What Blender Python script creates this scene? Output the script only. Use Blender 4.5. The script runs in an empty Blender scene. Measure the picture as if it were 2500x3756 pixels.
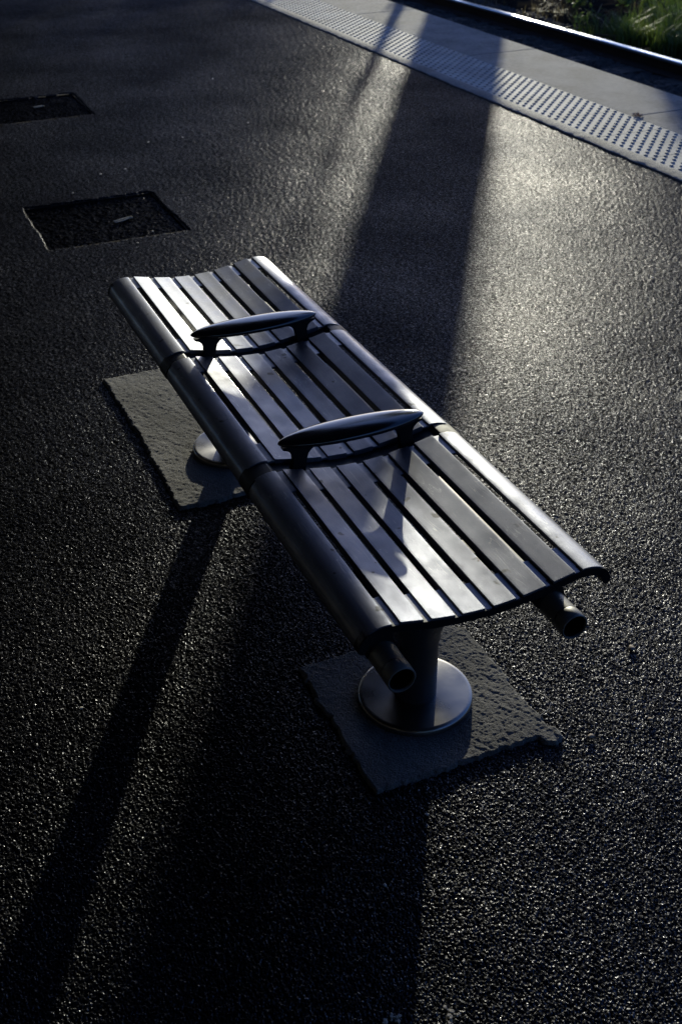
import bpy, bmesh, math, random
import numpy as np
from mathutils import Vector, Matrix, Quaternion

random.seed(7)
scene = bpy.context.scene
C = scene.collection
R = math.radians

# ------------------------------------------------------------------ camera
CAM = Vector((1.74834, -0.93521, 1.81389))
YAW, PITCH, ROLL = R(156.7664), R(33.0248), R(-0.6947)
fwd = Vector((math.cos(YAW) * math.cos(PITCH), math.sin(YAW) * math.cos(PITCH), -math.sin(PITCH)))
rgt = Vector((math.sin(YAW), -math.cos(YAW), 0))
upv = rgt.cross(fwd)
r2 = rgt * math.cos(ROLL) + upv * math.sin(ROLL)
u2 = -rgt * math.sin(ROLL) + upv * math.cos(ROLL)
M = Matrix((r2, u2, -fwd)).transposed().to_4x4()
M.translation = CAM
cd = bpy.data.cameras.new("camera")
cam = bpy.data.objects.new("camera", cd)
C.objects.link(cam)
cam.matrix_world = M
cd.sensor_fit = 'VERTICAL'
cd.sensor_height = 36.0
cd.sensor_width = 24.0
cd.lens = 39.24
cd.clip_start = 0.05
cd.clip_end = 500
cd.dof.use_dof = True
cd.dof.focus_distance = 2.75
cd.dof.aperture_fstop = 7
scene.camera = cam

# ------------------------------------------------------------------ light
SUN_AZ, SUN_EL = R(149.8), R(7.4)
S = Vector((math.cos(SUN_AZ) * math.cos(SUN_EL), math.sin(SUN_AZ) * math.cos(SUN_EL), math.sin(SUN_EL)))
w = bpy.data.worlds.new("World")
scene.world = w
w.use_nodes = True
nt = w.node_tree
bg = nt.nodes['Background']
sky = nt.nodes.new('ShaderNodeTexSky')
sky.sky_type = 'NISHITA'
sky.sun_disc = False
sky.sun_elevation = SUN_EL
sky.sun_rotation = math.pi / 2 - SUN_AZ
sky.air_density = 1.0
sky.dust_density = 1.6
sky.ozone_density = 3.0
tint = nt.nodes.new('ShaderNodeMix'); tint.data_type = 'RGBA'; tint.blend_type = 'MULTIPLY'; tint.inputs[0].default_value = 1
tint.inputs[7].default_value = (.66, .82, 1.42, 1)
nt.links.new(sky.outputs[0], tint.inputs[6]); nt.links.new(tint.outputs[2], bg.inputs[0])
bg.inputs[1].default_value = 0.125
ld = bpy.data.lights.new("sun", 'SUN')
ld.energy = 4.6
ld.angle = R(0.6)
ld.color = (1.0, 0.96, 0.76)
sun = bpy.data.objects.new("sun", ld)
C.objects.link(sun)
sun.rotation_euler = S.to_track_quat('Z', 'Y').to_euler()
scene.view_settings.view_transform = 'Standard'
scene.view_settings.look = 'None'
scene.view_settings.exposure = 0.55
scene.view_settings.gamma = 1.0

# ------------------------------------------------------------------ helpers
def tag(o, label=None, cat=None, group=None, kind=None):
    if label: o['label'] = label
    if cat: o['category'] = cat
    if group: o['group'] = group
    if kind: o['kind'] = kind
    return o


def link(name, me, mat=None, parent=None, root=None, smooth=30):
    o = bpy.data.objects.new(name, me)
    C.objects.link(o)
    if mat: me.materials.append(mat)
    if smooth:
        me.shade_smooth()
        me.set_sharp_from_angle(angle=R(smooth))
    if parent:
        o.parent = parent
        if root: o.location = -root.location
    return o


def mesh_np(name, V, F):
    """V (n,3) float, F (m,4) or (m,3) int -> fast mesh"""
    me = bpy.data.meshes.new(name)
    V = np.asarray(V, dtype=np.float32); F = np.asarray(F, dtype=np.int32)
    k = F.shape[1]
    me.vertices.add(len(V)); me.vertices.foreach_set('co', V.ravel())
    me.loops.add(F.size); me.loops.foreach_set('vertex_index', F.ravel())
    me.polygons.add(len(F)); me.polygons.foreach_set('loop_start', np.arange(0, F.size, k, dtype=np.int32))
    me.update(calc_edges=True)
    me.validate()
    return me


class MB:
    def __init__(s): s.v = []; s.f = []

    def add(s, v, f):
        n = len(s.v); s.v += [tuple(p) for p in v]; s.f += [tuple(i + n for i in q) for q in f]

    def box(s, a, b):
        x0, y0, z0 = a; x1, y1, z1 = b
        s.add([(x0, y0, z0), (x1, y0, z0), (x1, y1, z0), (x0, y1, z0), (x0, y0, z1), (x1, y0, z1), (x1, y1, z1), (x0, y1, z1)],
              [(0, 3, 2, 1), (4, 5, 6, 7), (0, 1, 5, 4), (1, 2, 6, 5), (2, 3, 7, 6), (3, 0, 4, 7)])

    def extrude_x(s, poly, x0, x1):
        n = len(poly)
        s.add([(x0, y, z) for y, z in poly] + [(x1, y, z) for y, z in poly],
              [tuple(range(n)), tuple(range(2 * n - 1, n - 1, -1))] + [(i, i + n, (i + 1) % n + n, (i + 1) % n) for i in range(n)])

    def extrude_z(s, poly, z0, z1):
        n = len(poly)
        s.add([(x, y, z0) for x, y in poly] + [(x, y, z1) for x, y in poly],
              [tuple(range(n - 1, -1, -1)), tuple(range(n, 2 * n))] + [(i, (i + 1) % n, (i + 1) % n + n, i + n) for i in range(n)])

    def lathe(s, prof, c=(0, 0, 0), axis='Z', seg=64, close=False):
        n = len(prof); v = []; f = []
        for k in range(seg):
            a = 2 * math.pi * k / seg
            for r, h in prof:
                if axis == 'Z': v.append((c[0] + r * math.cos(a), c[1] + r * math.sin(a), c[2] + h))
                else: v.append((c[0] + h, c[1] + r * math.cos(a), c[2] + r * math.sin(a)))
        for k in range(seg):
            k2 = (k + 1) % seg
            for i in range(n - 1):
                q = (k * n + i, k2 * n + i, k2 * n + i + 1, k * n + i + 1)
                f.append(q)
        s.add(v, f)

    def tube(s, pts, rad, seg=8, cap=True):
        pts = [Vector(p) for p in pts]
        if not hasattr(rad, '__len__'): rad = [rad] * len(pts)
        v = []; f = []
        for i, p in enumerate(pts):
            d = (pts[min(i + 1, len(pts) - 1)] - pts[max(i - 1, 0)]).normalized()
            a = d.cross(Vector((0.31, 0.2, 0.93)) if abs(d.z) < .9 else Vector((1, 0.1, 0))).normalized(); b = d.cross(a)
            for k in range(seg):
                t = 2 * math.pi * k / seg
                v.append(p + (a * math.cos(t) + b * math.sin(t)) * rad[i])
        for i in range(len(pts) - 1):
            for k in range(seg):
                k2 = (k + 1) % seg
                f.append((i * seg + k, i * seg + k2, (i + 1) * seg + k2, (i + 1) * seg + k))
        if cap:
            f.append(tuple(range(seg - 1, -1, -1))); f.append(tuple(range((len(pts) - 1) * seg, len(pts) * seg)))
        s.add(v, f)

    def build(s, name, mat, parent=None, root=None, bevel=0, smooth=30, seg=2, angle=35):
        bm = bmesh.new()
        vs = [bm.verts.new(p) for p in s.v]
        for q in s.f:
            try: bm.faces.new([vs[i] for i in q])
            except ValueError: pass
        bmesh.ops.remove_doubles(bm, verts=bm.verts, dist=1e-6)
        bmesh.ops.recalc_face_normals(bm, faces=bm.faces)
        if bevel:
            es = [e for e in bm.edges if len(e.link_faces) == 2 and e.calc_face_angle(0) > R(angle)]
            bmesh.ops.bevel(bm, geom=es, offset=bevel, segments=seg, profile=0.6, affect='EDGES', clamp_overlap=True)
        me = bpy.data.meshes.new(name)
        bm.to_mesh(me); bm.free()
        ob = link(name, me, mat, parent, root, smooth)
        if bevel and smooth:
            wn = ob.modifiers.new('weighted_normal', 'WEIGHTED_NORMAL'); wn.keep_sharp = True; wn.weight = 80
        return ob


# numpy noise -----------------------------------------------------------
def h2(i, j, s=0):
    n = (i.astype(np.int64) * 374761393 + j.astype(np.int64) * 668265263 + s * 1442695041) & 0xffffffff
    n = ((n ^ (n >> 13)) * 1274126177) & 0xffffffff
    n = (n ^ (n >> 16)) & 0xffffffff
    n = ((n ^ (n >> 15)) * 2246822519) & 0xffffffff
    n = (n ^ (n >> 13)) & 0xffffffff
    return (n & 0xffffff) / float(0xffffff)


def vnoise(x, y, sc, s=0):
    x = x / sc; y = y / sc
    i = np.floor(x); j = np.floor(y); fx = x - i; fy = y - j
    fx = fx * fx * (3 - 2 * fx); fy = fy * fy * (3 - 2 * fy)
    i = i.astype(np.int64); j = j.astype(np.int64)
    a = h2(i, j, s); b = h2(i + 1, j, s); c = h2(i, j + 1, s); d = h2(i + 1, j + 1, s)
    return (a * (1 - fx) + b * fx) * (1 - fy) + (c * (1 - fx) + d * fx) * fy - .5


def stones(x, y, cell, s=0, fill=1.0):
    """rounded stones of random size: returns height 0..1"""
    i0 = np.floor(x / cell).astype(np.int64); j0 = np.floor(y / cell).astype(np.int64)
    out = np.zeros_like(x)
    for di in (-1, 0, 1):
        for dj in (-1, 0, 1):
            i = i0 + di; j = j0 + dj
            px = (i + .5 + .9 * (h2(i, j, s) - .5)) * cell; py = (j + .5 + .9 * (h2(i, j, s + 1) - .5)) * cell
            an = h2(i, j, s + 2) * 6.283; el = .62 + .38 * h2(i, j, s + 3)
            dx = x - px; dy = y - py
            a = (dx * np.cos(an) + dy * np.sin(an)); b = (-dx * np.sin(an) + dy * np.cos(an)) / el
            rr = cell * (.42 + .38 * h2(i, j, s + 4))
            q = 1 - (a * a + b * b) / (rr * rr)
            hh = (.45 + .55 * h2(i, j, s + 5)) * np.sqrt(np.clip(q, 0, 1))
            out = np.maximum(out, hh)
    return out


# ------------------------------------------------------------------ materials
def mat(name, col, rough=0.6, metal=0.0, spec=0.5):
    m = bpy.data.materials.new(name); m.use_nodes = True
    b = m.node_tree.nodes['Principled BSDF']
    b.inputs['Base Color'].default_value = (*col, 1); b.inputs['Roughness'].default_value = rough
    b.inputs['Metallic'].default_value = metal; b.inputs['Specular IOR Level'].default_value = spec
    return m, m.node_tree, b


def N(t, typ, **kw):
    n = t.nodes.new(typ)
    for k, v in kw.items():
        if k.startswith('_'): setattr(n, k[1:], v)
        else: n.inputs[k.replace('__', ' ')].default_value = v
    return n


def ramp(t, fac, stops):
    r = t.nodes.new('ShaderNodeValToRGB'); e = r.color_ramp.elements
    while len(e) < len(stops): e.new(0.5)
    for k, (p, c) in enumerate(stops):
        e[k].position = p; e[k].color = (*c, 1) if len(c) == 3 else c
    t.links.new(fac, r.inputs[0])
    return r


def bump(t, b, h, strength, dist, prev=None):
    n = t.nodes.new('ShaderNodeBump'); n.inputs['Strength'].default_value = strength; n.inputs['Distance'].default_value = dist
    t.links.new(h, n.inputs['Height'])
    if prev: t.links.new(prev.outputs[0], n.inputs['Normal'])
    t.links.new(n.outputs[0], b.inputs['Normal'])
    return n


def objco(t):
    return t.nodes.new('ShaderNodeNewGeometry').outputs['Position']


def tex(t, typ, co, scale, **kw):
    n = N(t, typ, Scale=scale, **kw); t.links.new(co, n.inputs['Vector']); return n


GL, GR = .078, .315
# asphalt
def make_asphalt(name, dark=1.0, stone=230):
    m, t, b = mat(name, (.04, .04, .042), .5, 0, .5)
    co = objco(t)
    v = tex(t, 'ShaderNodeTexVoronoi', co, stone)
    n1 = tex(t, 'ShaderNodeTexNoise', co, 420, Detail=3)
    n2 = tex(t, 'ShaderNodeTexNoise', co, 1.3, Detail=5)
    cr = ramp(t, v.outputs['Color'], [(0.0, (.003 * dark, .003 * dark, .0035 * dark)), (.6, (.0055 * dark, .0055 * dark, .0062 * dark)), (.85, (.012 * dark, .012 * dark, .0118 * dark)), (1, (.06 * dark, .058 * dark, .052 * dark))])
    c2 = ramp(t, n2.outputs[0], [(.32, (.62, .62, .64)), (.68, (1.3, 1.28, 1.25))])
    mx = N(t, 'ShaderNodeMix', _data_type='RGBA', _blend_type='MULTIPLY'); mx.inputs[0].default_value = 1
    t.links.new(cr.outputs[0], mx.inputs[6]); t.links.new(c2.outputs[0], mx.inputs[7])
    n4 = tex(t, 'ShaderNodeTexNoise', co, 75, Detail=4, Roughness=.8)
    c4 = ramp(t, n4.outputs[0], [(.36, (.35,) * 3), (.5, (1, 1, 1)), (.64, (2.6, 2.5, 2.3))])
    my = N(t, 'ShaderNodeMix', _data_type='RGBA', _blend_type='MULTIPLY'); my.inputs[0].default_value = 1
    t.links.new(mx.outputs[2], my.inputs[6]); t.links.new(c4.outputs[0], my.inputs[7])
    t.links.new(my.outputs[2], b.inputs['Base Color'])
    # bitumen film on the stones: diffuse plus a broad sheen
    b.inputs['Specular IOR Level'].default_value = 0
    sr = ramp(t, n4.outputs[0], [(.38, (.03 * dark,) * 3), (.52, (GL * .96 * dark, GL * .98 * dark, GL * 1.06 * dark)), (.66, (GL * 1.8 * dark, GL * 1.82 * dark, GL * 1.9 * dark))])
    vc = ramp(t, v.outputs['Color'], [(0, (.25,) * 3), (.45, (.5,) * 3), (.7, (.95,) * 3), (.92, (1.5, 1.5, 1.5))])
    gap_shade = ramp(t, v.outputs['Distance'], [(.15, (1.5,) * 3), (.5, (.15,) * 3)])  # sheen colour darkened in the gaps, painted self-shadow between stones
    m1 = N(t, 'ShaderNodeMix', _data_type='RGBA', _blend_type='MULTIPLY'); m1.inputs[0].default_value = 1
    t.links.new(sr.outputs[0], m1.inputs[6]); t.links.new(vc.outputs[0], m1.inputs[7])
    m2 = N(t, 'ShaderNodeMix', _data_type='RGBA', _blend_type='MULTIPLY'); m2.inputs[0].default_value = 1
    t.links.new(m1.outputs[2], m2.inputs[6]); t.links.new(gap_shade.outputs[0], m2.inputs[7])
    m3 = N(t, 'ShaderNodeMix', _data_type='RGBA', _blend_type='MULTIPLY'); m3.inputs[0].default_value = 1
    t.links.new(m2.outputs[2], m3.inputs[6]); t.links.new(c2.outputs[0], m3.inputs[7])  # broad mottling in the sheen colour stands in for dappled sunlight
    gl = N(t, 'ShaderNodeBsdfGlossy', Roughness=GR); t.links.new(m3.outputs[2], gl.inputs['Color'])
    ad = t.nodes.new('ShaderNodeAddShader'); out = t.nodes['Material Output']
    t.links.new(b.outputs[0], ad.inputs[0]); t.links.new(gl.outputs[0], ad.inputs[1]); t.links.new(ad.outputs[0], out.inputs[0])
    inv = N(t, 'ShaderNodeMath', _operation='SUBTRACT'); inv.inputs[0].default_value = 1; t.links.new(v.outputs['Distance'], inv.inputs[1])
    b1 = bump(t, b, inv.outputs[0], .4, .0035)
    bump(t, b, n1.outputs[0], .5, .0012, b1)
    t.links.new(b.inputs['Normal'].links[0].from_socket, gl.inputs['Normal'])
    rr = ramp(t, n2.outputs[0], [(.3, (.62,) * 3), (.7, (.5,) * 3)])
    t.links.new(rr.outputs[0], b.inputs['Roughness'])
    return m


M_asph = make_asphalt('asphalt')
M_asph_dark = make_asphalt('asphalt_infill', .5)
M_asph_dark.node_tree.nodes['Principled BSDF'].inputs['Roughness'].default_value = .9


def make_concrete(name, col, var=.25, bs=.4, scale=30, rough=.8, ridge=False):
    m, t, b = mat(name, col, rough, 0, .15)
    co = objco(t)
    n1 = tex(t, 'ShaderNodeTexNoise', co, scale, Detail=8, Roughness=.65)
    n2 = tex(t, 'ShaderNodeTexNoise', co, 3.5, Detail=6)
    mp = N(t, 'ShaderNodeMath', _operation='ADD'); t.links.new(n1.outputs[0], mp.inputs[0]); t.links.new(n2.outputs[0], mp.inputs[1])
    h = N(t, 'ShaderNodeMath', _operation='MULTIPLY'); h.inputs[1].default_value = .5; t.links.new(mp.outputs[0], h.inputs[0])
    lo = tuple(c * (1 - var) for c in col); hi = tuple(c * (1 + var) for c in col)
    cr = ramp(t, h.outputs[0], [(.38, lo), (.62, hi)])
    t.links.new(cr.outputs[0], b.inputs['Base Color'])
    n3 = tex(t, 'ShaderNodeTexNoise', co, 260, Detail=4)
    b1 = bump(t, b, n1.outputs[0], bs, .004)
    bump(t, b, n3.outputs[0], bs, .0015, b1)
    return m


M_conc = make_concrete('platform_concrete', (.22, .212, .198), .3, .5, rough=.95)
M_bord = make_concrete('border_concrete', (.20, .192, .182), .35, .7, 60)
M_tact = make_concrete('tactile_concrete', (.34, .33, .305), .25, .15, 40)
M_patch = make_concrete('mortar', (.13, .127, .122), .6, 1.0, 260, .9)
M_soil = make_concrete('soil', (.018, .016, .013), .4, .8, 40, .95)
M_soil.node_tree.nodes['Principled BSDF'].inputs['Specular IOR Level'].default_value = 0
M_ball = make_concrete('ballast', (.045, .042, .038), .5, .6, 40, .9)


def make_paint(name, col, metal, rough, grain=.12):
    m, t, b = mat(name, col, rough, metal)
    co = objco(t)
    n1 = tex(t, 'ShaderNodeTexNoise', co, 900, Detail=2)
    n2 = tex(t, 'ShaderNodeTexNoise', co, 14, Detail=6, Roughness=.6)
    bump(t, b, n1.outputs[0], grain, .0006)
    rr = ramp(t, n2.outputs[0], [(.32, (rough * .78,) * 3), (.68, (min(1, rough * 1.2),) * 3)])
    t.links.new(rr.outputs[0], b.inputs['Roughness'])
    return m, t, b


def make_seat():
    m, t, b = make_paint('seat_powder_coat', (.10, .105, .135), .93, .53, .38)
    b.inputs['Coat Weight'].default_value = .35; b.inputs['Coat Roughness'].default_value = .16
    # wear: fine pale scratches and dirt spots
    co = objco(t)
    mpn = N(t, 'ShaderNodeMapping'); mpn.inputs['Scale'].default_value = (1.2, 9, 1); mpn.inputs['Rotation'].default_value = (0, 0, .5)
    t.links.new(co, mpn.inputs[0])
    wv = N(t, 'ShaderNodeTexNoise', Scale=7, Detail=9, Roughness=.75); t.links.new(mpn.outputs[0], wv.inputs['Vector'])
    sp = tex(t, 'ShaderNodeTexNoise', co, 26, Detail=2)
    cr = ramp(t, wv.outputs[0], [(.3, (.132, .139, .172)), (.6, (.150, .158, .192)), (.8, (.19, .196, .22))])
    sr = ramp(t, sp.outputs[0], [(.26, (.25, .24, .22)), (.3, (1, 1, 1))])
    mx = N(t, 'ShaderNodeMix', _data_type='RGBA', _blend_type='MULTIPLY'); mx.inputs[0].default_value = 1
    t.links.new(cr.outputs[0], mx.inputs[6]); t.links.new(sr.outputs[0], mx.inputs[7])
    last = mx.outputs[2]
    for ang, sc_ in ((.7, 3.1), (-.4, 4.3), (1.5, 3.7)):
        ms = N(t, 'ShaderNodeMapping'); ms.inputs['Rotation'].default_value = (0, 0, ang); ms.inputs['Scale'].default_value = (sc_, sc_ * 14, 1)
        t.links.new(co, ms.inputs[0])
        wn_ = N(t, 'ShaderNodeTexNoise', Scale=1.0, Detail=2, Distortion=.6); t.links.new(ms.outputs[0], wn_.inputs['Vector'])
        ab = N(t, 'ShaderNodeMath', _operation='SUBTRACT'); t.links.new(wn_.outputs[0], ab.inputs[0]); ab.inputs[1].default_value = .5
        a2 = N(t, 'ShaderNodeMath', _operation='ABSOLUTE'); t.links.new(ab.outputs[0], a2.inputs[0])
        ln = ramp(t, a2.outputs[0], [(0, (1, 1, 1)), (.006, (0, 0, 0))])
        mk = tex(t, 'ShaderNodeTexNoise', co, 9 + sc_, Detail=1); mk2 = ramp(t, mk.outputs[0], [(.56, (0, 0, 0)), (.62, (.5, .5, .5))])
        mm = N(t, 'ShaderNodeMath', _operation='MULTIPLY'); t.links.new(ln.outputs[0], mm.inputs[0]); t.links.new(mk2.outputs[0], mm.inputs[1])
        mz = N(t, 'ShaderNodeMix', _data_type='RGBA'); t.links.new(mm.outputs[0], mz.inputs[0]); t.links.new(last, mz.inputs[6]); mz.inputs[7].default_value = (.45, .45, .44, 1)
        last = mz.outputs[2]
    t.links.new(last, b.inputs['Base Color'])
    return m


M_seat = make_seat()
M_frame, _, fb = make_paint('frame_coat', (.006, .0065, .009), .0, .55, .1)
fb.inputs['Specular IOR Level'].default_value = .2
M_arm, _, _ = make_paint('armrest_gloss', (.006, .006, .008), 0, .12, .02)
M_tube, _, _ = make_paint('tube_coat', (.16, .158, .15), .2, .42, .12)


def make_steel():
    m, t, b = mat('brushed_steel', (.3, .29, .28), .3, 1.0)
    co = t.nodes.new('ShaderNodeTexCoord').outputs['Object']
    g = tex(t, 'ShaderNodeTexNoise', co, 9, Detail=6)
    n = tex(t, 'ShaderNodeTexNoise', co, 500, Detail=2)
    cr = ramp(t, g.outputs[0], [(.35, (.20, .195, .19)), (.65, (.30, .29, .275))])
    t.links.new(cr.outputs[0], b.inputs['Base Color'])
    rr = ramp(t, g.outputs[0], [(.3, (.24,) * 3), (.7, (.36,) * 3)])
    t.links.new(rr.outputs[0], b.inputs['Roughness'])
    b.inputs['Anisotropic'].default_value = .6
    b.inputs['Anisotropic Rotation'].default_value = .25
    tan = N(t, 'ShaderNodeTangent', _direction_type='RADIAL', _axis='Z')
    t.links.new(tan.outputs[0], b.inputs['Tangent'])
    bump(t, b, n.outputs[0], .05, .0004)
    return m


M_steel = make_steel()
M_arm.node_tree.nodes['Principled BSDF'].inputs['Specular IOR Level'].default_value = .9
M_post, _, _ = make_paint('post_coat', (.03, .03, .034), .2, .3, .08)
M_hole, _, _ = mat('pipe_inside_shade', (.006, .006, .006), .8, 0, .1)  # near-black colour painted in place of the shade down the bore
M_rail, _, rb = mat('rail_steel', (.8, .8, .76), .3, 1.0)
M_rust = make_concrete('rust', (.02, .013, .009), .3, .4, 60)
M_wood = make_concrete('sleeper', (.05, .045, .04), .3, .5, 30)


def make_leaf(name, c1, c2):
    m, t, b = mat(name, c1, .55)
    n = tex(t, 'ShaderNodeTexNoise', objco(t), 6, Detail=3)
    cr = ramp(t, n.outputs[0], [(.35, c1), (.65, c2)])
    t.links.new(cr.outputs[0], b.inputs['Base Color'])
    tr = t.nodes.new('ShaderNodeBsdfTranslucent'); t.links.new(cr.outputs[0], tr.inputs[0])
    mx = t.nodes.new('ShaderNodeMixShader'); mx.inputs[0].default_value = .4
    out = t.nodes['Material Output']
    t.links.new(b.outputs[0], mx.inputs[1]); t.links.new(tr.outputs[0], mx.inputs[2]); t.links.new(mx.outputs[0], out.inputs[0])
    return m


M_grass = make_leaf('grass', (.05, .10, .014), (.12, .16, .025))
M_dry = make_leaf('dry_grass', (.07, .06, .03), (.13, .11, .055))
M_leaf = make_leaf('leaf', (.05, .09, .02), (.09, .12, .03))
M_bark = make_concrete('bark', (.09, .07, .055), .4, .9, 25, .9)
M_pale = make_concrete('pale_stone', (.45, .42, .37), .2, .3, 60)
M_deadleaf = make_concrete('dead_leaf', (.45, .31, .22), .3, .3, 60)

# ------------------------------------------------------------------ ground
Y_BORD, Y_TACT, Y_CONC, Y_EDGE = 3.157, 3.262, 3.763, 4.384
RECS = [(-4.135, -3.46, -.175, .505), (-6.64, -5.97, -.06, .62)]
REC_D = .013


def asphalt_height(x, y, sp):
    hz = .0023 * stones(x, y, .0058, 3)
    fine = .0018 * stones(x, y, .0045, 21)
    k = 1.0
    hz = (hz + fine) * k
    big = .004 * vnoise(x, y, .55, 5) + .0025 * vnoise(x, y, .16, 9)
    return hz - .0035 + big * .5


def asphalt_mesh():
    fpx, hc = 1116.0, 1.81
    rs = [.62]
    while rs[-1] < 14.5:
        r = rs[-1]
        rs.append(r + max(.0019, .95 * (r * r + hc * hc) / (fpx * hc)))
    rs = np.array(rs)
    th = YAW + np.arange(-R(52), R(50), .0012)
    RR, TT = np.meshgrid(rs, th, indexing='ij')
    x = CAM.x + RR * np.cos(TT); y = CAM.y + RR * np.sin(TT)
    sp = np.maximum(np.gradient(rs)[:, None] * np.ones_like(x), RR * .0012)
    z = asphalt_height(x, y, sp)
    ins = np.zeros(x.shape, bool)
    for (x0, x1, y0, y1) in RECS:
        jx = .016 * vnoise(x, y, .09, 31) + .008 * vnoise(x, y, .03, 35); jy = .016 * vnoise(x, y, .08, 33) + .008 * vnoise(x, y, .03, 36)
        m = (x + jx > x0) & (x + jx < x1) & (y + jy > y0) & (y + jy < y1)
        z = np.where(m, -.022, z)
    n, k = x.shape
    idx = np.arange(n * k).reshape(n, k)
    F = np.stack([idx[:-1, :-1], idx[1:, :-1], idx[1:, 1:], idx[:-1, 1:]], -1).reshape(-1, 4)
    keep = y.ravel()[F].min(1) < Y_BORD + .03
    F = F[keep]
    V = np.stack([x.ravel(), np.minimum(y.ravel(), Y_BORD + .06), z.ravel()], -1)
    used = np.unique(F); re = np.full(len(V), -1, np.int64); re[used] = np.arange(len(used))
    return mesh_np('platform_asphalt', V[used], re[F])


o = link('platform_asphalt', asphalt_mesh(), M_asph, smooth=0)
o.data.shade_smooth()
tag(o, kind='structure')
g = MB(); g.add([(-90, -90, -.03), (60, -90, -.03), (60, Y_BORD, -.03), (-90, Y_BORD, -.03)], [(0, 1, 2, 3)])
tag(g.build('platform_ground', M_asph, smooth=0), kind='structure')
# terrain to the horizon
g = MB(); g.add([(-300, -300, -.75), (300, -300, -.75), (300, 300, -.75), (-300, 300, -.75)], [(0, 1, 2, 3)])
tag(g.build('ground', M_soil, smooth=0), kind='structure')


def patch_mesh(x0, x1, y0, y1, zt, seed, step=.003, notch=None):
    xs = np.arange(x0 - .04, x1 + .04, step); ys = np.arange(y0 - .04, y1 + .04, step)
    x, y = np.meshgrid(xs, ys, indexing='ij')
    jx = .010 * vnoise(x, y, .09, seed) + .006 * vnoise(x, y, .025, seed + 1) + .008 * vnoise(x, y, .010, seed + 2)
    jy = .010 * vnoise(x, y, .09, seed + 3) + .006 * vnoise(x, y, .025, seed + 4) + .008 * vnoise(x, y, .010, seed + 5)
    d = np.minimum(np.minimum(x + jx - x0, x1 - x - jx), np.minimum(y + jy - y0, y1 - y - jy))
    if notch:
        for (cx, cy, rr, sg) in notch:
            q = rr - np.hypot(x - cx + jx * .5, y - cy + jy * .5)
            d = np.maximum(d, q) if sg > 0 else np.minimum(d, -q)
    e = np.clip(d / .006, 0, 1)
    ca, sa = math.cos(.5), math.sin(.5)
    u = x * ca + y * sa; v = -x * sa + y * ca
    rough = .0011 * vnoise(u, v * 3.2, .03, seed + 7) + .0010 * vnoise(x, y, .007, seed + 8) + .0014 * vnoise(x, y, .0042, seed + 9) + .003 * vnoise(x, y, .15, seed + 10)
    z = -.006 + (zt + .006 + rough) * e ** .7
    n, k = x.shape
    idx = np.arange(n * k).reshape(n, k)
    F = np.stack([idx[:-1, :-1], idx[1:, :-1], idx[1:, 1:], idx[:-1, 1:]], -1).reshape(-1, 4)
    F = F[(d.ravel()[F] > -.004).any(1)]
    V = np.stack([x.ravel(), y.ravel(), z.ravel()], -1)
    used = np.unique(F); re = np.full(len(V), -1, np.int64); re[used] = np.arange(len(used))
    return mesh_np('concrete_patch', V[used], re[F])


PZ = .0078
o = link('concrete_patch', patch_mesh(-.215, .235, -.215, .235, PZ, 50, .0025, [(.235, .222, .03, 1), (-.215, .24, .03, -1)]), M_patch, smooth=0)
o.data.shade_smooth()
tag(o, 'rough square mortar patch under the nearer round steel foot, crumbled at one corner', 'concrete patch', 'mortar patches under the bench posts')
o = link('concrete_patch', patch_mesh(-1.99, -1.02, -.27, .22, PZ, 90, .004, [(-1.03, .22, .04, -1)]), M_patch, smooth=0)
o.data.shade_smooth()
tag(o, 'long rough mortar patch under the farther steel foot, with trowel scratches', 'concrete patch', 'mortar patches under the bench posts')

# covers sunk in the asphalt
def sunk_cover(rec, label, seed, handles):
    x0, x1, y0, y1 = rec
    e = bpy.data.objects.new('access_cover', None); C.objects.link(e); e.location = ((x0 + x1) / 2, (y0 + y1) / 2, -REC_D - .004)
    tag(e, label, 'access cover', 'covers sunk into the asphalt')
    xs = np.arange(x0 - .03, x1 + .03, .007); ys = np.arange(y0 - .03, y1 + .03, .007)
    x, y = np.meshgrid(xs, ys, indexing='ij')
    z = -REC_D - .003 + .005 * stones(x, y, .012, seed) * (.4 + h2((x * 60).astype(np.int64), (y * 60).astype(np.int64), seed)) + .003 * vnoise(x, y, .1, seed)
    n, k = x.shape; idx = np.arange(n * k).reshape(n, k)
    F = np.stack([idx[:-1, :-1], idx[1:, :-1], idx[1:, 1:], idx[:-1, 1:]], -1).reshape(-1, 4)
    me = mesh_np('infill', np.stack([x.ravel(), y.ravel(), z.ravel()], -1), F)
    f = link('infill', me, M_asph_dark, e, e, smooth=0); me.shade_smooth()
    r = MB()
    a, b, c, d = x0 - .002, x1 + .004, y0 - .006, y1 + .003
    r.box((a, c, -.02), (b, c + .006, -.005)); r.box((a, d - .006, -.02), (b, d, -.006)); r.box((a, c + .006, -.02), (a + .006, d - .006, -.006)); r.box((b - .006, c + .006, -.02), (b, d - .006, -.006))
    r.build('rim', M_rust, e, e, bevel=.001)
    for hx, hy, an, L in handles:
        hb = MB(); ca, sa = math.cos(an), math.sin(an)
        P = [(-L, -.012), (-L * .2, -.014), (L * .5, -.004), (L, -.006), (L * 1.05, .012), (L * .6, .014), (0, .01), (-L, .008)]
        pts = [(hx + px * ca - py * sa, hy + px * sa + py * ca, -REC_D + .007) for px, py in P]
        hb.tube(pts + [pts[0]], .0028, 8)
        hb.build('lifting_handle', M_pale_metal, e, e)
    return e


M_pale_metal, _, _ = mat('worn_metal', (.30, .29, .26), .7, .1)
sunk_cover(RECS[0], 'nearer square cover sunk in the asphalt, with a bent wire handle', 11, [(-3.76, .255, math.atan2(-1, .35) + math.pi, .052)])
sunk_cover(RECS[1], 'square cover sunk in the asphalt at the left edge, farther of the two', 17, [(-6.36, .33, math.atan2(-1, .1) + math.pi, .035)])

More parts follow.
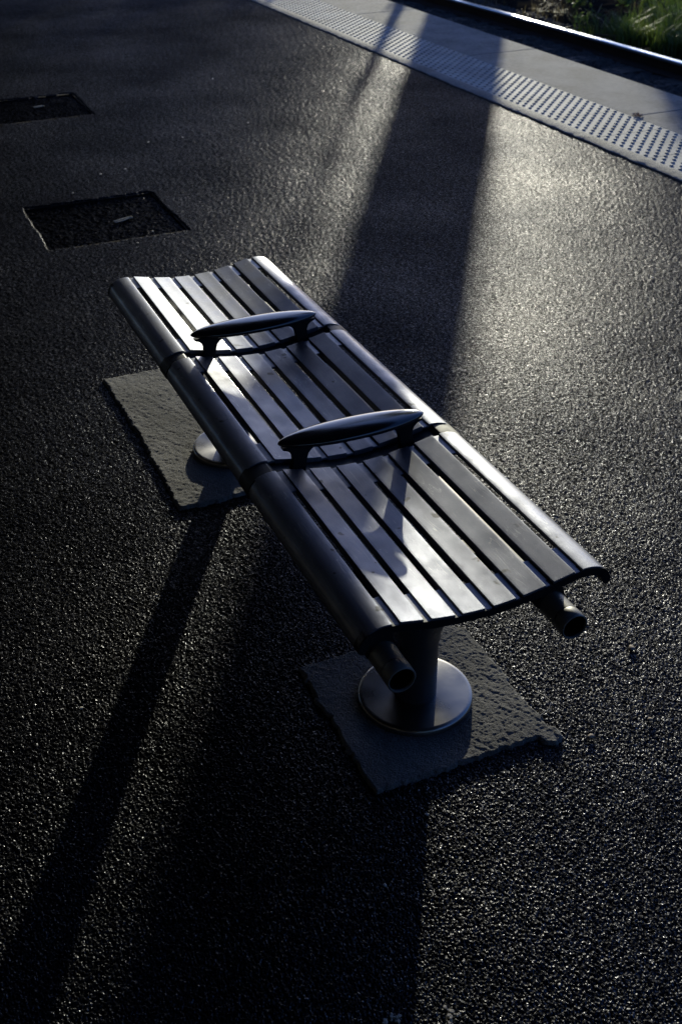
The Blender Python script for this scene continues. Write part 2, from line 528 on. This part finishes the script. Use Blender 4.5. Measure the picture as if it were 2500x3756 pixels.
# border, tactile strip, edge slabs
XL, XR = -40.0, 12.0
b = MB()
xb = XL; k = 0
NB = 800
xs = np.linspace(XL, XR, 2600)
jag = .010 * vnoise(xs, xs * 0, .12, 71) + .008 * vnoise(xs, xs * 0, .04, 72) + .004 * vnoise(xs, xs * 0, .015, 73)
V = []; F = []
for i, xx in enumerate(xs):
    y0 = Y_BORD + float(jag[i])
    V += [(xx, y0 - .004, -.05), (xx, y0, .003), (xx, y0 + .006, .0062), (xx, Y_TACT - .003, .0065), (xx, Y_TACT - .003, -.05)]
    if i:
        for q in range(4): F.append(((i - 1) * 5 + q, (i - 1) * 5 + q + 1, i * 5 + q + 1, i * 5 + q))
me = mesh_np('border_strip', V, F)
tag(link('border_strip', me, M_bord, smooth=40), kind='structure')

# tactile paving
def tactile():
    V = []; F = []
    # paver bodies 0.5 m long with fine joints
    L = .5
    mb = MB()
    nx = int((XR - XL) / L)
    for i in range(nx):
        x0 = XL + i * L
        mb.box((x0 + .0028, Y_TACT, -.06), (x0 + L - .0028, Y_CONC - .004, .004))
    V = [tuple(v) for v in mb.v]; F3 = []
    F4 = [tuple(q) for q in mb.f]
    V = np.array(V); F4 = np.array(F4)
    # truncated domes on a slanted lattice
    seg = 10
    rings = [(.0135, .0), (.0118, .003), (.009, .0052), (.0001, .0056)]
    base = []
    for r_, h_ in rings:
        for k in range(seg):
            a = 2 * math.pi * k / seg; base.append((r_ * math.cos(a), r_ * math.sin(a), h_))
    base = np.array(base)
    bf = []
    for i in range(len(rings) - 1):
        for k in range(seg):
            k2 = (k + 1) % seg; bf.append((i * seg + k, i * seg + k2, (i + 1) * seg + k2, (i + 1) * seg + k))
    bf = np.array(bf)
    cen = []
    for j in range(11):
        yy = Y_TACT + .0265 + j * .0447
        off = -.0462 * j
        k0 = int((-20 - off) / .0789)
        for i in range(k0, int((1 - off) / .0789)):
            cen.append((-3.556 + off + (i + 45) * .0789 - 0, yy, .0035))
    cen = np.array([c for c in cen if -20 < c[0] < 3])
    VV = (cen[:, None, :] + base[None]).reshape(-1, 3)
    FF = (np.arange(len(cen))[:, None, None] * len(base) + bf[None]).reshape(-1, 4)
    me = mesh_np('tactile_paving', np.concatenate([V, VV]), np.concatenate([F4, FF + len(V)]))
    return me


tag(link('tactile_paving', tactile(), M_tact, smooth=50), kind='structure')
b = MB()
x = -8.682 - 2.1701 * 14
while x < XR:
    b.box((x + .004, Y_CONC, -.14), (x + 2.1701 - .004, Y_EDGE, .004)); x += 2.1701
tag(b.build('platform_edge', M_conc, bevel=.006), kind='structure')
b = MB(); b.box((XL, Y_BORD, -.7), (XR, Y_EDGE - .12, -.065))
tag(b.build('platform_wall', M_conc, smooth=0), kind='structure')

# track: ballast, sleepers, rails
def ballast():
    xs = np.arange(-15, 0, .016); ys = np.arange(4.25, 7.3, .016)
    x, y = np.meshgrid(xs, ys, indexing='ij')
    z = -.60 + .045 * stones(x, y, .055, 61) + .03 * vnoise(x, y, .4, 63) - np.clip(y - 6.9, 0, 1) * .05
    n, k = x.shape; idx = np.arange(n * k).reshape(n, k)
    F = np.stack([idx[:-1, :-1], idx[1:, :-1], idx[1:, 1:], idx[:-1, 1:]], -1).reshape(-1, 4)
    return mesh_np('track_ballast', np.stack([x.ravel(), y.ravel(), z.ravel()], -1), F)


o = link('track_ballast', ballast(), M_ball, smooth=0)
tag(o, 'dark stone ballast lying in the track bed below the platform', 'ballast', kind='stuff')


def rail_y(x, y0):  # slight curve of the track
    return y0 + .0135 * (x + 7.3) - .0032 * (x + 7.3) ** 2 * (1 if x < -7.3 else 0)


def rail(y0, label):
    ZT = -.42
    sec_head = [(-.034, -.03), (-.036, -.010), (-.030, -.003), (-.016, -.0006), (0, 0), (.016, -.0006), (.030, -.003), (.036, -.010), (.034, -.03), (.030, -.036), (-.030, -.036)]
    sec_web = [(-.03, -.0365), (-.009, -.046), (-.008, -.12), (-.06, -.138), (-.07, -.15), (.07, -.15), (.06, -.138), (.008, -.12), (.009, -.046), (.03, -.0365)]
    e = bpy.data.objects.new('rail', None); C.objects.link(e); e.location = (-6, rail_y(-6, y0), ZT - .15)
    tag(e, label, 'rail', 'rails of the track')
    for nm, sec, mt in (('rail_head', sec_head, M_rail), ('rail_foot', sec_web, M_rust)):
        V = []; F = []; xs = np.arange(-30, 10.1, .4); n = len(sec)
        for i, xx in enumerate(xs):
            for (a, c) in sec: V.append((xx, rail_y(xx, y0) + a, ZT + c))
            if i:
                for q in range(n): F.append(((i - 1) * n + q, (i - 1) * n + (q + 1) % n, i * n + (q + 1) % n, i * n + q))
        link(nm, mesh_np(nm, V, F), mt, e, e, smooth=35)
    return e


rail(6.535, 'bright polished rail on the far side of the dark track bed')
rail(5.10, 'rail close below the platform edge, hidden by the edge slabs from above')
for i in range(24):
    b = MB(); xx = -15 + i * .65
    yy = rail_y(xx, 5.8)
    b.box((xx - .12, yy - 1.3, -.72), (xx + .12, yy + 1.3, -.572))
    sl = b.build('sleeper', M_wood, bevel=.01)
    tag(sl, 'dark sleeper lying across the shaded track bed under the rails', 'sleeper', 'sleepers under the rails')

# bank beyond the track
def bank():
    xs = np.arange(-22, 6, .06); ys = np.arange(7.0, 14, .06)
    x, y = np.meshgrid(xs, ys, indexing='ij')
    z = -.62 + .10 * np.clip((y - 7.2) / 1.5, 0, 1) + .07 * vnoise(x, y, .5, 81) + .03 * vnoise(x, y, .13, 82)
    n, k = x.shape; idx = np.arange(n * k).reshape(n, k)
    F = np.stack([idx[:-1, :-1], idx[1:, :-1], idx[1:, 1:], idx[:-1, 1:]], -1).reshape(-1, 4)
    return mesh_np('bank', np.stack([x.ravel(), y.ravel(), z.ravel()], -1), F)


o = link('bank', bank(), M_soil, smooth=0); o.data.shade_smooth(); tag(o, kind='structure')


# grass: curved blades in clumps
def blades(clumps, seed, wid=.006):
    rng = random.Random(seed); V = []; F = []
    for (cx, cy, cr, n, h0, h1, lean) in clumps:
        for i in range(n):
            a = rng.uniform(0, 6.283); rr = cr * math.sqrt(rng.random())
            x = cx + rr * math.cos(a); y = cy + rr * math.sin(a); z = -.58 + .05 * (y - 7)
            h = rng.uniform(h0, h1); d = rng.uniform(0, 6.283); ln = h * rng.uniform(.2, .8) * lean
            dx, dy = math.cos(d) * ln, math.sin(d) * ln
            px, py = -math.sin(d), math.cos(d); w0 = wid * rng.uniform(.6, 1.3)
            base = len(V)
            for s_ in (0, .33, .66, 1):
                ww = w0 * (1 - s_ ** 1.6) + .0004; bx = dx * s_ ** 2; by = dy * s_ ** 2; bz = h * (s_ - .28 * lean * s_ ** 2.5)
                V += [(x + bx - px * ww, y + by - py * ww, z + bz), (x + bx + px * ww, y + by + py * ww, z + bz)]
            for s_ in range(3):
                q = base + s_ * 2; F.append((q, q + 1, q + 3, q + 2))
    return mesh_np('grass', V, F)


rg = random.Random(5)
cl = []
for i in range(210):
    x = rg.uniform(-10.3, -6.2); y = rg.uniform(6.95, 9.6)
    cl.append((x, y, rg.uniform(.08, .2), rg.randint(60, 120), .16, rg.uniform(.3, .6), 1.0))
cl = [c for c in cl if not (c[0] < -9.6 and c[1] < 8.2)]
o = link('long_grass', blades(cl, 3), M_grass, smooth=0)
tag(o, 'long green grass on the bank beyond the rail', 'grass', kind='stuff')
cl = [(rg.uniform(-12.5, -7), rg.uniform(6.8, 9.6), .3, 26, .06, .25, 1.6) for i in range(22)]
o = link('dry_grass', blades(cl, 4, .004), M_dry, smooth=0)
tag(o, 'sparse straw-coloured dead grass among the weeds beyond the rail', 'dry grass', kind='stuff')


def leaf_cloud(mb_v, mb_f, cx, cy, cz, rx, ry, rz, n, size, rng):
    for i in range(n):
        while True:
            a, b_, c = rng.uniform(-1, 1), rng.uniform(-1, 1), rng.uniform(-1, 1)
            if a * a + b_ * b_ + c * c < 1: break
        p = Vector((cx + a * rx, cy + b_ * ry, cz + c * rz))
        q = Quaternion((rng.gauss(0, 1), rng.gauss(0, 1), rng.gauss(0, 1), rng.gauss(0, 1))).normalized()
        s_ = size * rng.uniform(.6, 1.3)
        base = len(mb_v)
        for co in ((-s_, 0, 0), (0, -s_ * .45, s_ * .08), (s_, 0, 0), (0, s_ * .45, s_ * .08)):
            mb_v.append(tuple(p + q @ Vector(co)))
        mb_f.append((base, base + 1, base + 2, base + 3))


# weeds along the bank, each a plant
def weed(x, y, h, label, seed, lit=True, n=90):
    rng = random.Random(seed)
    e = bpy.data.objects.new('weed', None); C.objects.link(e); e.location = (x, y, -.6)
    tag(e, label, 'weed', 'leafy weeds beyond the rail')
    mb = MB(); V = []; F = []
    for k in range(7):
        a = rng.uniform(0, 6.28); L = rng.uniform(.25, .6) * h
        top = Vector((x + math.cos(a) * L, y + math.sin(a) * L, -.6 + h * rng.uniform(.6, 1)))
        mid = Vector((x + math.cos(a) * L * .3, y + math.sin(a) * L * .3, -.6 + h * .5))
        mb.tube([(x, y, -.62), mid, top], [.005, .0035, .002], 5)
        for s_ in range(n // 7):
            t_ = rng.random(); p = mid.lerp(top, t_)
            leaf_cloud(V, F, p.x, p.y, p.z, .05, .05, .04, 1, .03, rng)
    mb.build('stem', M_dry, e, e)
    link('leaves', mesh_np('leaves', V, F), M_leaf, e, e, smooth=0)


weed(-10.35, 7.35, .45, 'yellow-green leafy weed beside the bright glint on the rail', 21)
weed(-10.0, 7.75, .5, 'sparse weed with arching stems left of the long grass', 22)
weed(-10.9, 7.6, .5, 'leafy weed at the top of the photo, farthest left beyond the rail', 23)
weed(-9.55, 7.0, .35, 'small low weed close to the rail next to the grass', 24, n=60)


def twig(pts, r_, label, mt=None):
    b = MB(); b.tube(pts, r_, 6)
    tag(b.build('twig', mt or M_dry), label, 'twig', 'dead twigs beyond the rail')


twig([(-9.75, 6.85, -.52), (-9.6, 6.98, -.46), (-9.55, 7.12, -.36), (-9.66, 7.25, -.28)], [.012, .01, .008, .004], 'pale forked dead twig standing just past the rail')
twig([(-9.2, 8.0, -.5), (-9.5, 7.9, -.25), (-9.6, 7.95, -.05)], [.01, .008, .004], 'grey upright dead twig in the shade behind the forked one')
twig([(-9.3, 6.95, -.53), (-9.0, 7.02, -.5), (-8.75, 6.98, -.52)], [.012, .012, .006], 'thick dark twig lying along the foot of the grass')
b = MB(); b.box((-8.99, 7.98, -.40), (-8.87, 8.05, -.385))
tag(b.build('paper_scrap', M_pale, bevel=.002), 'small white scrap of litter caught at the edge of the long grass', 'litter')

# trees and shrubs beyond the track whose shade falls on the platform
SU = Vector((math.cos(SUN_AZ), math.sin(SUN_AZ), 0)); SN = Vector((-SU.y * -1, 0, 0))
SN = Vector((math.sin(SUN_AZ), -math.cos(SUN_AZ), 0))  # right-hand side when facing the sun


def at(s, n):
    p = SU * s + SN * n
    return p.x, p.y


def tree(s, n, radii, lean, label, seed, crown=True, top=5.5, cz=4.6, size=1.0, fringe_leaves=500):
    rng = random.Random(seed)
    x, y = at(s, n)
    e = bpy.data.objects.new('tree', None); C.objects.link(e); e.location = (x, y, -.6)
    tag(e, label, 'tree', 'trees beyond the track')
    mb = MB()
    pts = []; rad = []
    m = 50
    for i in range(m):
        t_ = i / (m - 1); z = -.7 + t_ * (top + .7)
        off = lean * z
        p = SN * off
        pts.append((x + p.x + .02 * math.sin(z * 3 + seed), y + p.y, z))
        rad.append(np.interp(z, [a for a, _ in radii], [b_ for _, b_ in radii]))
    mb.tube(pts, rad, 20)
    for k in range(9 if crown else 0):
        z0 = rng.uniform(6.5, top * .95); a = rng.uniform(0, 6.28); L = rng.uniform(1, 2) * size
        i = min(m - 1, int((z0 + .7) / (top + .7) * (m - 1)))
        b0 = Vector(pts[i]); b0.z = z0
        mb.tube([b0, b0 + Vector((math.cos(a) * L * .5, math.sin(a) * L * .5, L * .35)), b0 + Vector((math.cos(a) * L, math.sin(a) * L, L * .8))], [.07 * size, .045 * size, .015], 7)
    mb.build('trunk', M_bark, e, e, smooth=60)
    # leaves added round the lower trunk to soften the edges of its shadow
    V = []; F = []
    for k in range(fringe_leaves):
        z = rng.uniform(-.4, 2.0 if crown else 1.9); i = min(m - 1, int((z + .7) / (top + .7) * (m - 1))); a = rng.uniform(0, 6.28)
        q = rad[i] + abs(rng.gauss(0, .05)) + .01
        leaf_cloud(V, F, pts[i][0] + q * math.cos(a), pts[i][1] + q * math.sin(a), z, .03, .03, .03, 1, .035, rng)
    link('fringe_leaves', mesh_np('fringe_leaves', V, F), M_leaf, e, e, smooth=0)
    if crown:
        V = []; F = []
        for k in range(16):
            a = rng.uniform(0, 6.28); rr = rng.uniform(.3, 1.9) * size
            leaf_cloud(V, F, x + rr * math.cos(a), y + rr * math.sin(a), cz + rng.uniform(0, 2.2), .7 * size, .7 * size, .5 * size, 420, .07, rng)
        link('crown', mesh_np('crown', V, F), M_leaf, e, e, smooth=0)


S0 = 16.9
TREES = [
    (S0, .04, [(-.7, .50), (0, .42), (1.1, .365), (1.5, .345), (2.2, .285), (2.67, .26), (6, .13), (9, .08)], -.13, 'thick tree trunk whose broad shadow crosses the bench', 31, 9.0, 8.0, 1.0),
    (S0 - .6, -.70, [(-.7, .12), (1.0, .05), (1.3, .03), (1.5, .015), (1.9, .006)], -.05, 'slim leaning sapling just left of the thick trunk', 32, 1.9, 1.5, .1),
    (S0 + .4, 1.42, [(-.7, .16), (1.5, .12), (4, .07)], .02, 'medium tree right of the thick trunk', 33, 8.5, 7.8, .8),
]
for s_, n_, rd, ln, lb, sd, tp, cz, sz in TREES:
    tree(s_, n_, rd, ln, lb, sd, top=tp, cz=cz, size=sz, crown=tp > 2, fringe_leaves=700 if tp > 2 else 170)


def shrub(s, n, zc, rx, rz, cnt, label, seed, leaf=.05):
    rng = random.Random(seed)
    x, y = at(s, n)
    e = bpy.data.objects.new('shrub', None); C.objects.link(e); e.location = (x, y, -.6)
    tag(e, label, 'shrub', 'shrubs beyond the track')
    V = []; F = []
    mb = MB()
    for k in range(8):
        a = rng.uniform(0, 6.28); r_ = rng.uniform(.2, .8) * rx
        q = Vector((x + math.cos(a) * r_, y + math.sin(a) * r_, zc + rng.uniform(-.5, .5) * rz))
        mb.tube([(x, y, -.65), (x + math.cos(a) * r_ * .4, y + math.sin(a) * r_ * .4, (-.6 + q.z) / 2), q], [.02, .014, .006], 6)
        leaf_cloud(V, F, q.x, q.y, q.z, rx * .55, rx * .55, rz * .5, cnt // 8, leaf, rng)
    mb.build('stem', M_bark, e, e)
    link('leaves', mesh_np('leaves', V, F), M_leaf, e, e, smooth=0)


shrub(S0 + .5, -2.15, .55, .55, .5, 900, 'rounded shrub left of the slim young tree', 41)
shrub(S0 + .2, -3.4, .7, .8, .6, 1500, 'wide shrub between the rounded one and the dense one', 42)
shrub(S0 + .3, -5.0, 1.0, 1.0, .9, 3200, 'tall dense shrub, farthest left along the track', 43)

CX0, CX1, CY0, CY1 = -26.0, 16.0, -9.0, 1.55
M_brick = make_concrete('brick', (.025, .018, .016), .3, .3, 20)
M_can, _, _ = mat('canopy_paint', (.02, .02, .022), .7, 0)
# ------------------------------------------------------------------ bench
bench = bpy.data.objects.new('bench', None); C.objects.link(bench)
bench.location = (-.6743, 0, PZ)
tag(bench, 'long backless metal bench with dark slatted seats and two oval armrests on round steel feet', 'bench')

PY = [0, .058, .0745, .1265, .1427, .193, .21, .23, .25, .265, .275, .2805]
PZs = [.4808, .4838, .4855, .494, .497, .5075, .509, .5088, .5055, .4985, .488, .474]


_pc = np.polyfit(np.array(PY[:6]) ** 2, PZs[:6], 2)
def zp(y):
    y = abs(y)
    return float(np.polyval(_pc, y * y)) if y < .193 else float(np.interp(y, PY, PZs))


GAPS = [(-.0090, .0090), (.0587, .0748), (.1262, .1431), (.1918, .209)]
SL = [(.0090, .0587), (.0748, .1262), (.1431, .1918)]
roll_out = [(.2090, .5078), (.2160, .5086), (.2240, .5087), (.2330, .5078), (.2430, .5056), (.2530, .5020), (.2620, .4960), (.2700, .4880), (.2760, .4780), (.2795, .4680), (.2790, .4610), (.2750, .4565), (.2700, .4560), (.2660, .4595), (.2630, .4680), (.2570, .4780), (.2460, .4880), (.2320, .4940), (.2090, .4965)]


def seat_panel(x0, x1):
    b = MB()
    for a, c in SL:
        for sg in (-1, 1):
            ys = np.linspace(a, c, 6)
            top = [(sg * y, zp(y)) for y in ys]
            zb = min(zp(a), zp(c)) - .013
            poly = top + [(sg * c, zp(c) - .021), (sg * a, zp(a) - .021)]
            b.extrude_x(poly, x0, x1)
    for sg in (-1, 1): b.extrude_x([(sg * y, z) for y, z in roll_out], x0, x1)
    # recessed webs closing the slots at both ends
    W_ = .092
    for gi, (a, c) in enumerate(GAPS):
        for sg in ((1,) if gi == 0 else (-1, 1)):
            ya, yb = sorted((sg * a, sg * c)); ya -= .003; yb += .003
            zt = zp((a + c) / 2) - .0045
            if gi == 0: zt = zp(0) - .0045
            for xe, xs_, d in ((x0 + W_, x0 + .0005, 1), (x1 - W_, x1 - .0005, -1)):
                poly = [(xs_, ya), (xe + d * .005, ya), (xe + d * .005, ya + .0032), (xe + d * .0015, ya + .0048), (xe, ya + .0075), (xe, yb - .0075), (xe + d * .0015, yb - .0048), (xe + d * .005, yb - .0032), (xe + d * .005, yb), (xs_, yb)]
                if d < 0: poly = poly[::-1]
                b.extrude_z(poly, zt - .006, zt)
    return b.build('seat_panel', M_seat, bench, bench, bevel=.0016, smooth=40, seg=2, angle=40)


Xn, Xf, A1, B1, A2, B2 = .2923, -1.6408, -1.0285, -.9826, -.3679, -.3179
seat_panel(Xf, A1); seat_panel(B1, A2); seat_panel(B2, Xn)


def frame_poly(drop, lip=0):
    top = []
    for y in np.linspace(0, .205, 12): top.append((y, zp(y) - drop))
    for y, z in roll_out[1:12]:
        top.append((y + lip * (y - .2) / .08, z - (drop * .5 if lip == 0 else .003) * (1 if y < .262 else 0)))
    low = [(.2680, .4546), (.2610, .462), (.2560, .474), (.2420, .4855), (.2173, .4895), (.2, .488), (.1755, .4825), (.12, .4695), (.06, .463), (0, .4594)]
    half = top + low
    return half + [(-y, z) for y, z in reversed(half[1:-1])]


b = MB(); b.extrude_x(frame_poly(.0048), Xn - .020, Xn + .0022); b.build('end_frame', M_frame, bench, bench, bevel=.001)
b = MB(); b.extrude_x(frame_poly(.0048), Xf - .0022, Xf + .020); b.build('end_frame', M_frame, bench, bench, bevel=.001)


def armrest_set(xa, xb, dy):
    xc = (xa + xb) / 2
    f = MB(); f.extrude_x(frame_poly(.0125, .0022), xa - .006, xb + .006)
    f.build('support_frame', M_frame, bench, bench, bevel=.0012)
    # oval arm pad
    nu, nv = 72, 40
    V = []; F = []
    zr = .5600; hl = .1855; hw = .0480; yc = -.0065 + dy
    for i in range(nu + 1):
        t_ = -math.cos(math.pi * i / nu)
        q = max(0.0, 1 - abs(t_) ** 2.15) ** .62
        ht = .0135 * max(0.0, 1 - abs(t_) ** 3) ** .5
        hb = .0125 * max(0.0, 1 - abs(t_) ** 5) ** .5
        for k in range(nv):
            a = 2 * math.pi * k / nv; ca, sa = math.cos(a), math.sin(a)
            sx = math.copysign(abs(ca) ** .8, ca)
            if sa >= 0: zz = ht * sa ** .85
            else: zz = -hb * (-sa) ** .55; sx *= 1 - .16 * (-sa) ** 2
            V.append((xc + hw * q * sx, yc + hl * t_, zr + zz + .0 * t_))
        if i:
            for k in range(nv): F.append(((i - 1) * nv + k, i * nv + k, i * nv + (k + 1) % nv, (i - 1) * nv + (k + 1) % nv))
    arm = MB(); arm.add(V, F)
    a_ = arm.build('armrest', M_arm, bench, bench, smooth=70)
    lg = MB(); L = [(-.184, .5485), (-.182, .543), (-.170, .5385), (-.1625, .531), (-.1585, .520), (-.1585, .507), (-.162, .494), (-.168, .482), (-.128, .474), (-.1270, .487), (-.1250, .500), (-.1225, .513), (-.1190, .524), (-.111, .533), (-.098, .5385), (-.080, .541), (-.078, .5485)]
    lg.extrude_x([(y + dy, z) for y, z in L], xc - .0080, xc + .0080)
    lg.build('armrest_leg', M_frame, a_, None, bevel=.004, seg=3)
    lg = MB(); L2 = [(-y - .010, z) for y, z in reversed(L)]
    lg.extrude_x([(y + dy, z) for y, z in L2], xc - .0080, xc + .0080)
    lg.build('armrest_leg', M_frame, a_, None, bevel=.004, seg=3)


armrest_set(A2, B2, 0)
armrest_set(A1, B1, -.002)

# tubes under the seat
XT0, XT1, ZT_, RT = -1.660, .3105, .379, .0298
for sg in (-1, 1):
    y = sg * .1950
    b = MB(); b.lathe([(RT, XT0 + .034), (RT, XT1 - .034)], (0, y, ZT_), 'X', 48)
    tb = b.build('support_tube', M_tube, bench, bench, smooth=50)
    for xe, d in ((XT1, -1), (XT0, 1)):
        b = MB()
        b.lathe([(RT - .003, xe + d * .040), (RT - .0012, xe + d * .0335), (RT - .0002, xe + d * .0325), (RT + .0004, xe + d * .031), (RT + .0004, xe + d * .002), (RT - .0012, xe), (RT - .0028, xe), (RT - .0036, xe + d * .0015), (RT - .0036, xe + d * .006)], (0, y, ZT_), 'X', 48)
        cp = b.build('tube_cap', M_tube, tb, None, smooth=50)
        b = MB(); b.lathe([(RT - .0037, xe + d * .0055), (RT - .0037, xe + d * .10), (.0001, xe + d * .10)], (0, y, ZT_), 'X', 48)
        b.build('pipe_bore', M_hole, tb, None, smooth=50)
    for xc in (.203, (A2 + B2) / 2, (A1 + B1) / 2, -1.552):
        pr = [(-.0335, .3750), (-.0325, .3900), (-.0270, .4050), (-.0225, .4180), (-.0215, .4350), (-.026, .4520), (-.038, .4680), (-.050, .4800)]
        out = pr + [(.030, .4850), (.026, .4700), (.0225, .4520), (.0225, .4350), (.0240, .4180), (.0280, .4050), (.0325, .3900), (.0335, .3750)]
        b = MB(); b.extrude_x([(y + sg * a, z) for a, z in out], xc - .020, xc + .020)
        b.build('bracket', M_frame, bench, bench, bevel=.003)

# posts, collars, cross beams, round feet
for xc in (0.0, -1.300):
    b = MB(); b.lathe([(.0001, .024), (.0495, .024), (.0495, .20), (.0495, .30), (.0001, .30)], (xc, 0, 0), 'Z', 64)
    p = b.build('post', M_post, bench, bench, smooth=50)
    b = MB(); b.lathe([(.0496, .190), (.0530, .191), (.0535, .194), (.0545, .215), (.068, .255), (.074, .30), (.074, .400), (.0001, .400)], (xc, 0, 0), 'Z', 64)
    b.build('collar', M_post, p, None, smooth=50)
    b = MB()
    pl = [(-.200, .352), (-.06, .330), (.06, .330), (.200, .352), (.215, .372), (.200, .398), (.06, .408), (-.06, .408), (-.200, .398), (-.215, .372)]
    b.extrude_x(pl, xc - .030, xc + .030)
    b.build('cross_beam', M_frame, bench, bench, bevel=.004)
    b = MB(); b.lathe([(.0001, .0262), (.05, .0262), (.124, .0258), (.1305, .0250), (.1338, .0228), (.1350, .0195), (.1350, .0120), (.1335, PZ - .004)], (xc, 0, 0), 'Z', 128)
    fp = b.build('base_plate', M_steel, smooth=40)
    fp.parent = bench; fp.location = -bench.location
    # mesh coordinates relative to the disc centre so the brushing is concentric
    for v in fp.data.vertices: v.co.x -= xc
    fp.location.x += xc

# platform canopy over the bench and the photographer
can = bpy.data.objects.new('platform_canopy', None); C.objects.link(can); can.location = (2, -3.2, 0)
tag(can, 'dark flat platform canopy on steel columns above the bench', 'canopy')
b = MB(); b.box((CX0, CY0, 3.12), (CX1, CY1, 3.22)); b.build('roof', M_can, can, can, bevel=.01)
b = MB(); b.box((CX0 - .02, CY0 - .02, 3.04), (CX0 + .04, CY1 + .02, 3.26)); b.box((CX0 + .04, CY1 - .04, 3.04), (CX1 - .04, CY1 + .02, 3.26))
b.box((CX1 - .04, CY0 - .02, 3.04), (CX1 + .02, CY1 + .02, 3.26)); b.box((CX0 + .04, CY0 - .02, 3.04), (CX1 - .04, CY0 + .04, 3.26))
b.build('fascia', M_can, can, can, bevel=.004)
for xx in (-24.4, -20.0, -15.6, -11.2, -6.8, -2.4, 2.0, 6.4, 10.8):
    b = MB(); b.box((xx - .06, CY0 + .1, 3.0), (xx + .06, CY1 - .1, 3.119)); b.build('beam', M_can, can, can, bevel=.005)
    b = MB(); b.lathe([(.075, -.02), (.075, 3.0)], (xx, -3.2, 0), 'Z', 32); b.build('column', M_tube, can, can)

wl = bpy.data.objects.new('sky_block_wall', None); C.objects.link(wl); wl.location = (4, -6.6, 0)  # unseen wall added to keep low sky out of the seat's left edge
tag(wl, 'dark brick wall added behind the camera to darken reflections on the bench', 'wall')
b = MB(); b.box((-9, -6.75, -.02), (16, -6.5, 3.0)); b.build('brickwork', M_brick, wl, wl, smooth=0)
b = MB(); b.box((-9, -6.5, -.02), (16, -6.46, .3)); b.build('plinth', M_conc, wl, wl, bevel=.004)

# ------------------------------------------------------------------ litter
def pebble(x, y, r_, seed, mt, label, grp='pale pebbles lying on the asphalt', flat=.6):
    rng = random.Random(seed); bm = bmesh.new(); bmesh.ops.create_icosphere(bm, subdivisions=2, radius=r_)
    ax = rng.uniform(.7, 1.3)
    for v in bm.verts:
        v.co.x *= ax; v.co.z *= flat
        v.co *= 1 + .18 * math.sin(v.co.x * 400 / (r_ * 100) + seed) * rng.uniform(.3, 1)
    me = bpy.data.meshes.new('pebble'); bm.to_mesh(me); bm.free()
    o = bpy.data.objects.new('pebble', me); C.objects.link(o); me.materials.append(mt); me.shade_smooth()
    o.location = (x, y, .003); o.rotation_euler = (0, 0, rng.uniform(0, 6))
    tag(o, label, 'pebble', grp)
    return o


M_peb = make_concrete('pebble', (.26, .22, .18), .25, .3, 60)
def scr(px, py):  # point of the ground seen at a pixel of the 2500 x 3756 photograph
    d = r2 * ((px - 1250) / 4094.015) - u2 * ((py - 1878) / 4094.015) + fwd
    t_ = -CAM.z / d.z
    p = CAM + d * t_
    return p.x, p.y


PEB = [(-.1, 0, 0, '')]
for px, py, r_, lb in ((2315, 2380, .008, 'brownish pebble right of the bench end, farther of the two'), (2382, 2641, .0065, 'brownish pebble near the right edge, below the other'),
                       (2165, 2703, .0065, 'pebble beside the crumbled corner of the near mortar patch')):
    x, y = scr(px, py); pebble(x, y, r_, int(px), M_peb, lb, 'brown pebbles right of the bench', .4)
chips = [(560, 850), (505, 893), (910, 452), (545, 523), (780, 290), (670, 505), (460, 621), (1410, 3250), (1565, 2990), (640, 1944), (268, 710), (1060, 500), (574, 2186), (1770, 1650), (370, 640), (1250, 300), (2040, 640), (2200, 660), (2390, 1020), (300, 2600)]
for i, (px, py) in enumerate(chips):
    x, y = scr(px, py)
    pebble(x, y, .004 if py > 1500 else .007, i + 3, M_pale, 'tiny pale stone chip scattered on the dark asphalt', 'pale stone chips on the asphalt', .3)

# curved straw by the patch corner
P = [scr(1960, 2548), scr(1995, 2568), scr(2018, 2590), scr(2010, 2612), scr(1985, 2628), scr(1958, 2640)]
b = MB(); b.tube([(x, y, .010 + .004 * math.sin(i)) for i, (x, y) in enumerate(P)], .0009, 6)
tag(b.build('straw', M_pale, smooth=60), 'thin pale curved straw lying at the corner of the near mortar patch', 'straw')
# dead leaf clump on the tactile strip
x, y = scr(2335, 428)
V = []; F = []
rng = random.Random(9)
for i in range(26):
    leaf_cloud(V, F, x, y, .012, .036, .026, .006, 1, .014, rng)
tag(link('dead_leaves', mesh_np('dead_leaves', V, F), M_deadleaf, smooth=0), 'curled clump of brown dead leaves at the edge of the tactile strip', 'dead leaves')


def splat(px, py, label, seed):
    x0, y0 = scr(px, py); rng = random.Random(seed); b = MB()
    for i in range(16):
        a = rng.uniform(0, 6.28); rr = rng.uniform(0, .018)
        cx, cy = x0 + rr * math.cos(a) * 1.0, y0 + rr * math.sin(a); q = rng.uniform(.0012, .004)
        pts = [(cx + q * rng.uniform(.6, 1.2) * math.cos(k * 1.047), cy + q * rng.uniform(.6, 1.2) * math.sin(k * 1.047)) for k in range(6)]
        b.extrude_z(pts, .0005, .0040 + rng.uniform(0, .001))
    tag(b.build('dropping', M_pale, bevel=.0003), label, 'bird dropping', 'dried bird droppings at the bottom of the photo')


splat(1430, 3738, 'pale dried bird dropping in the dark shade at the bottom edge', 1)
splat(1650, 3728, 'dried bird dropping on the lit asphalt at the bottom edge', 2)
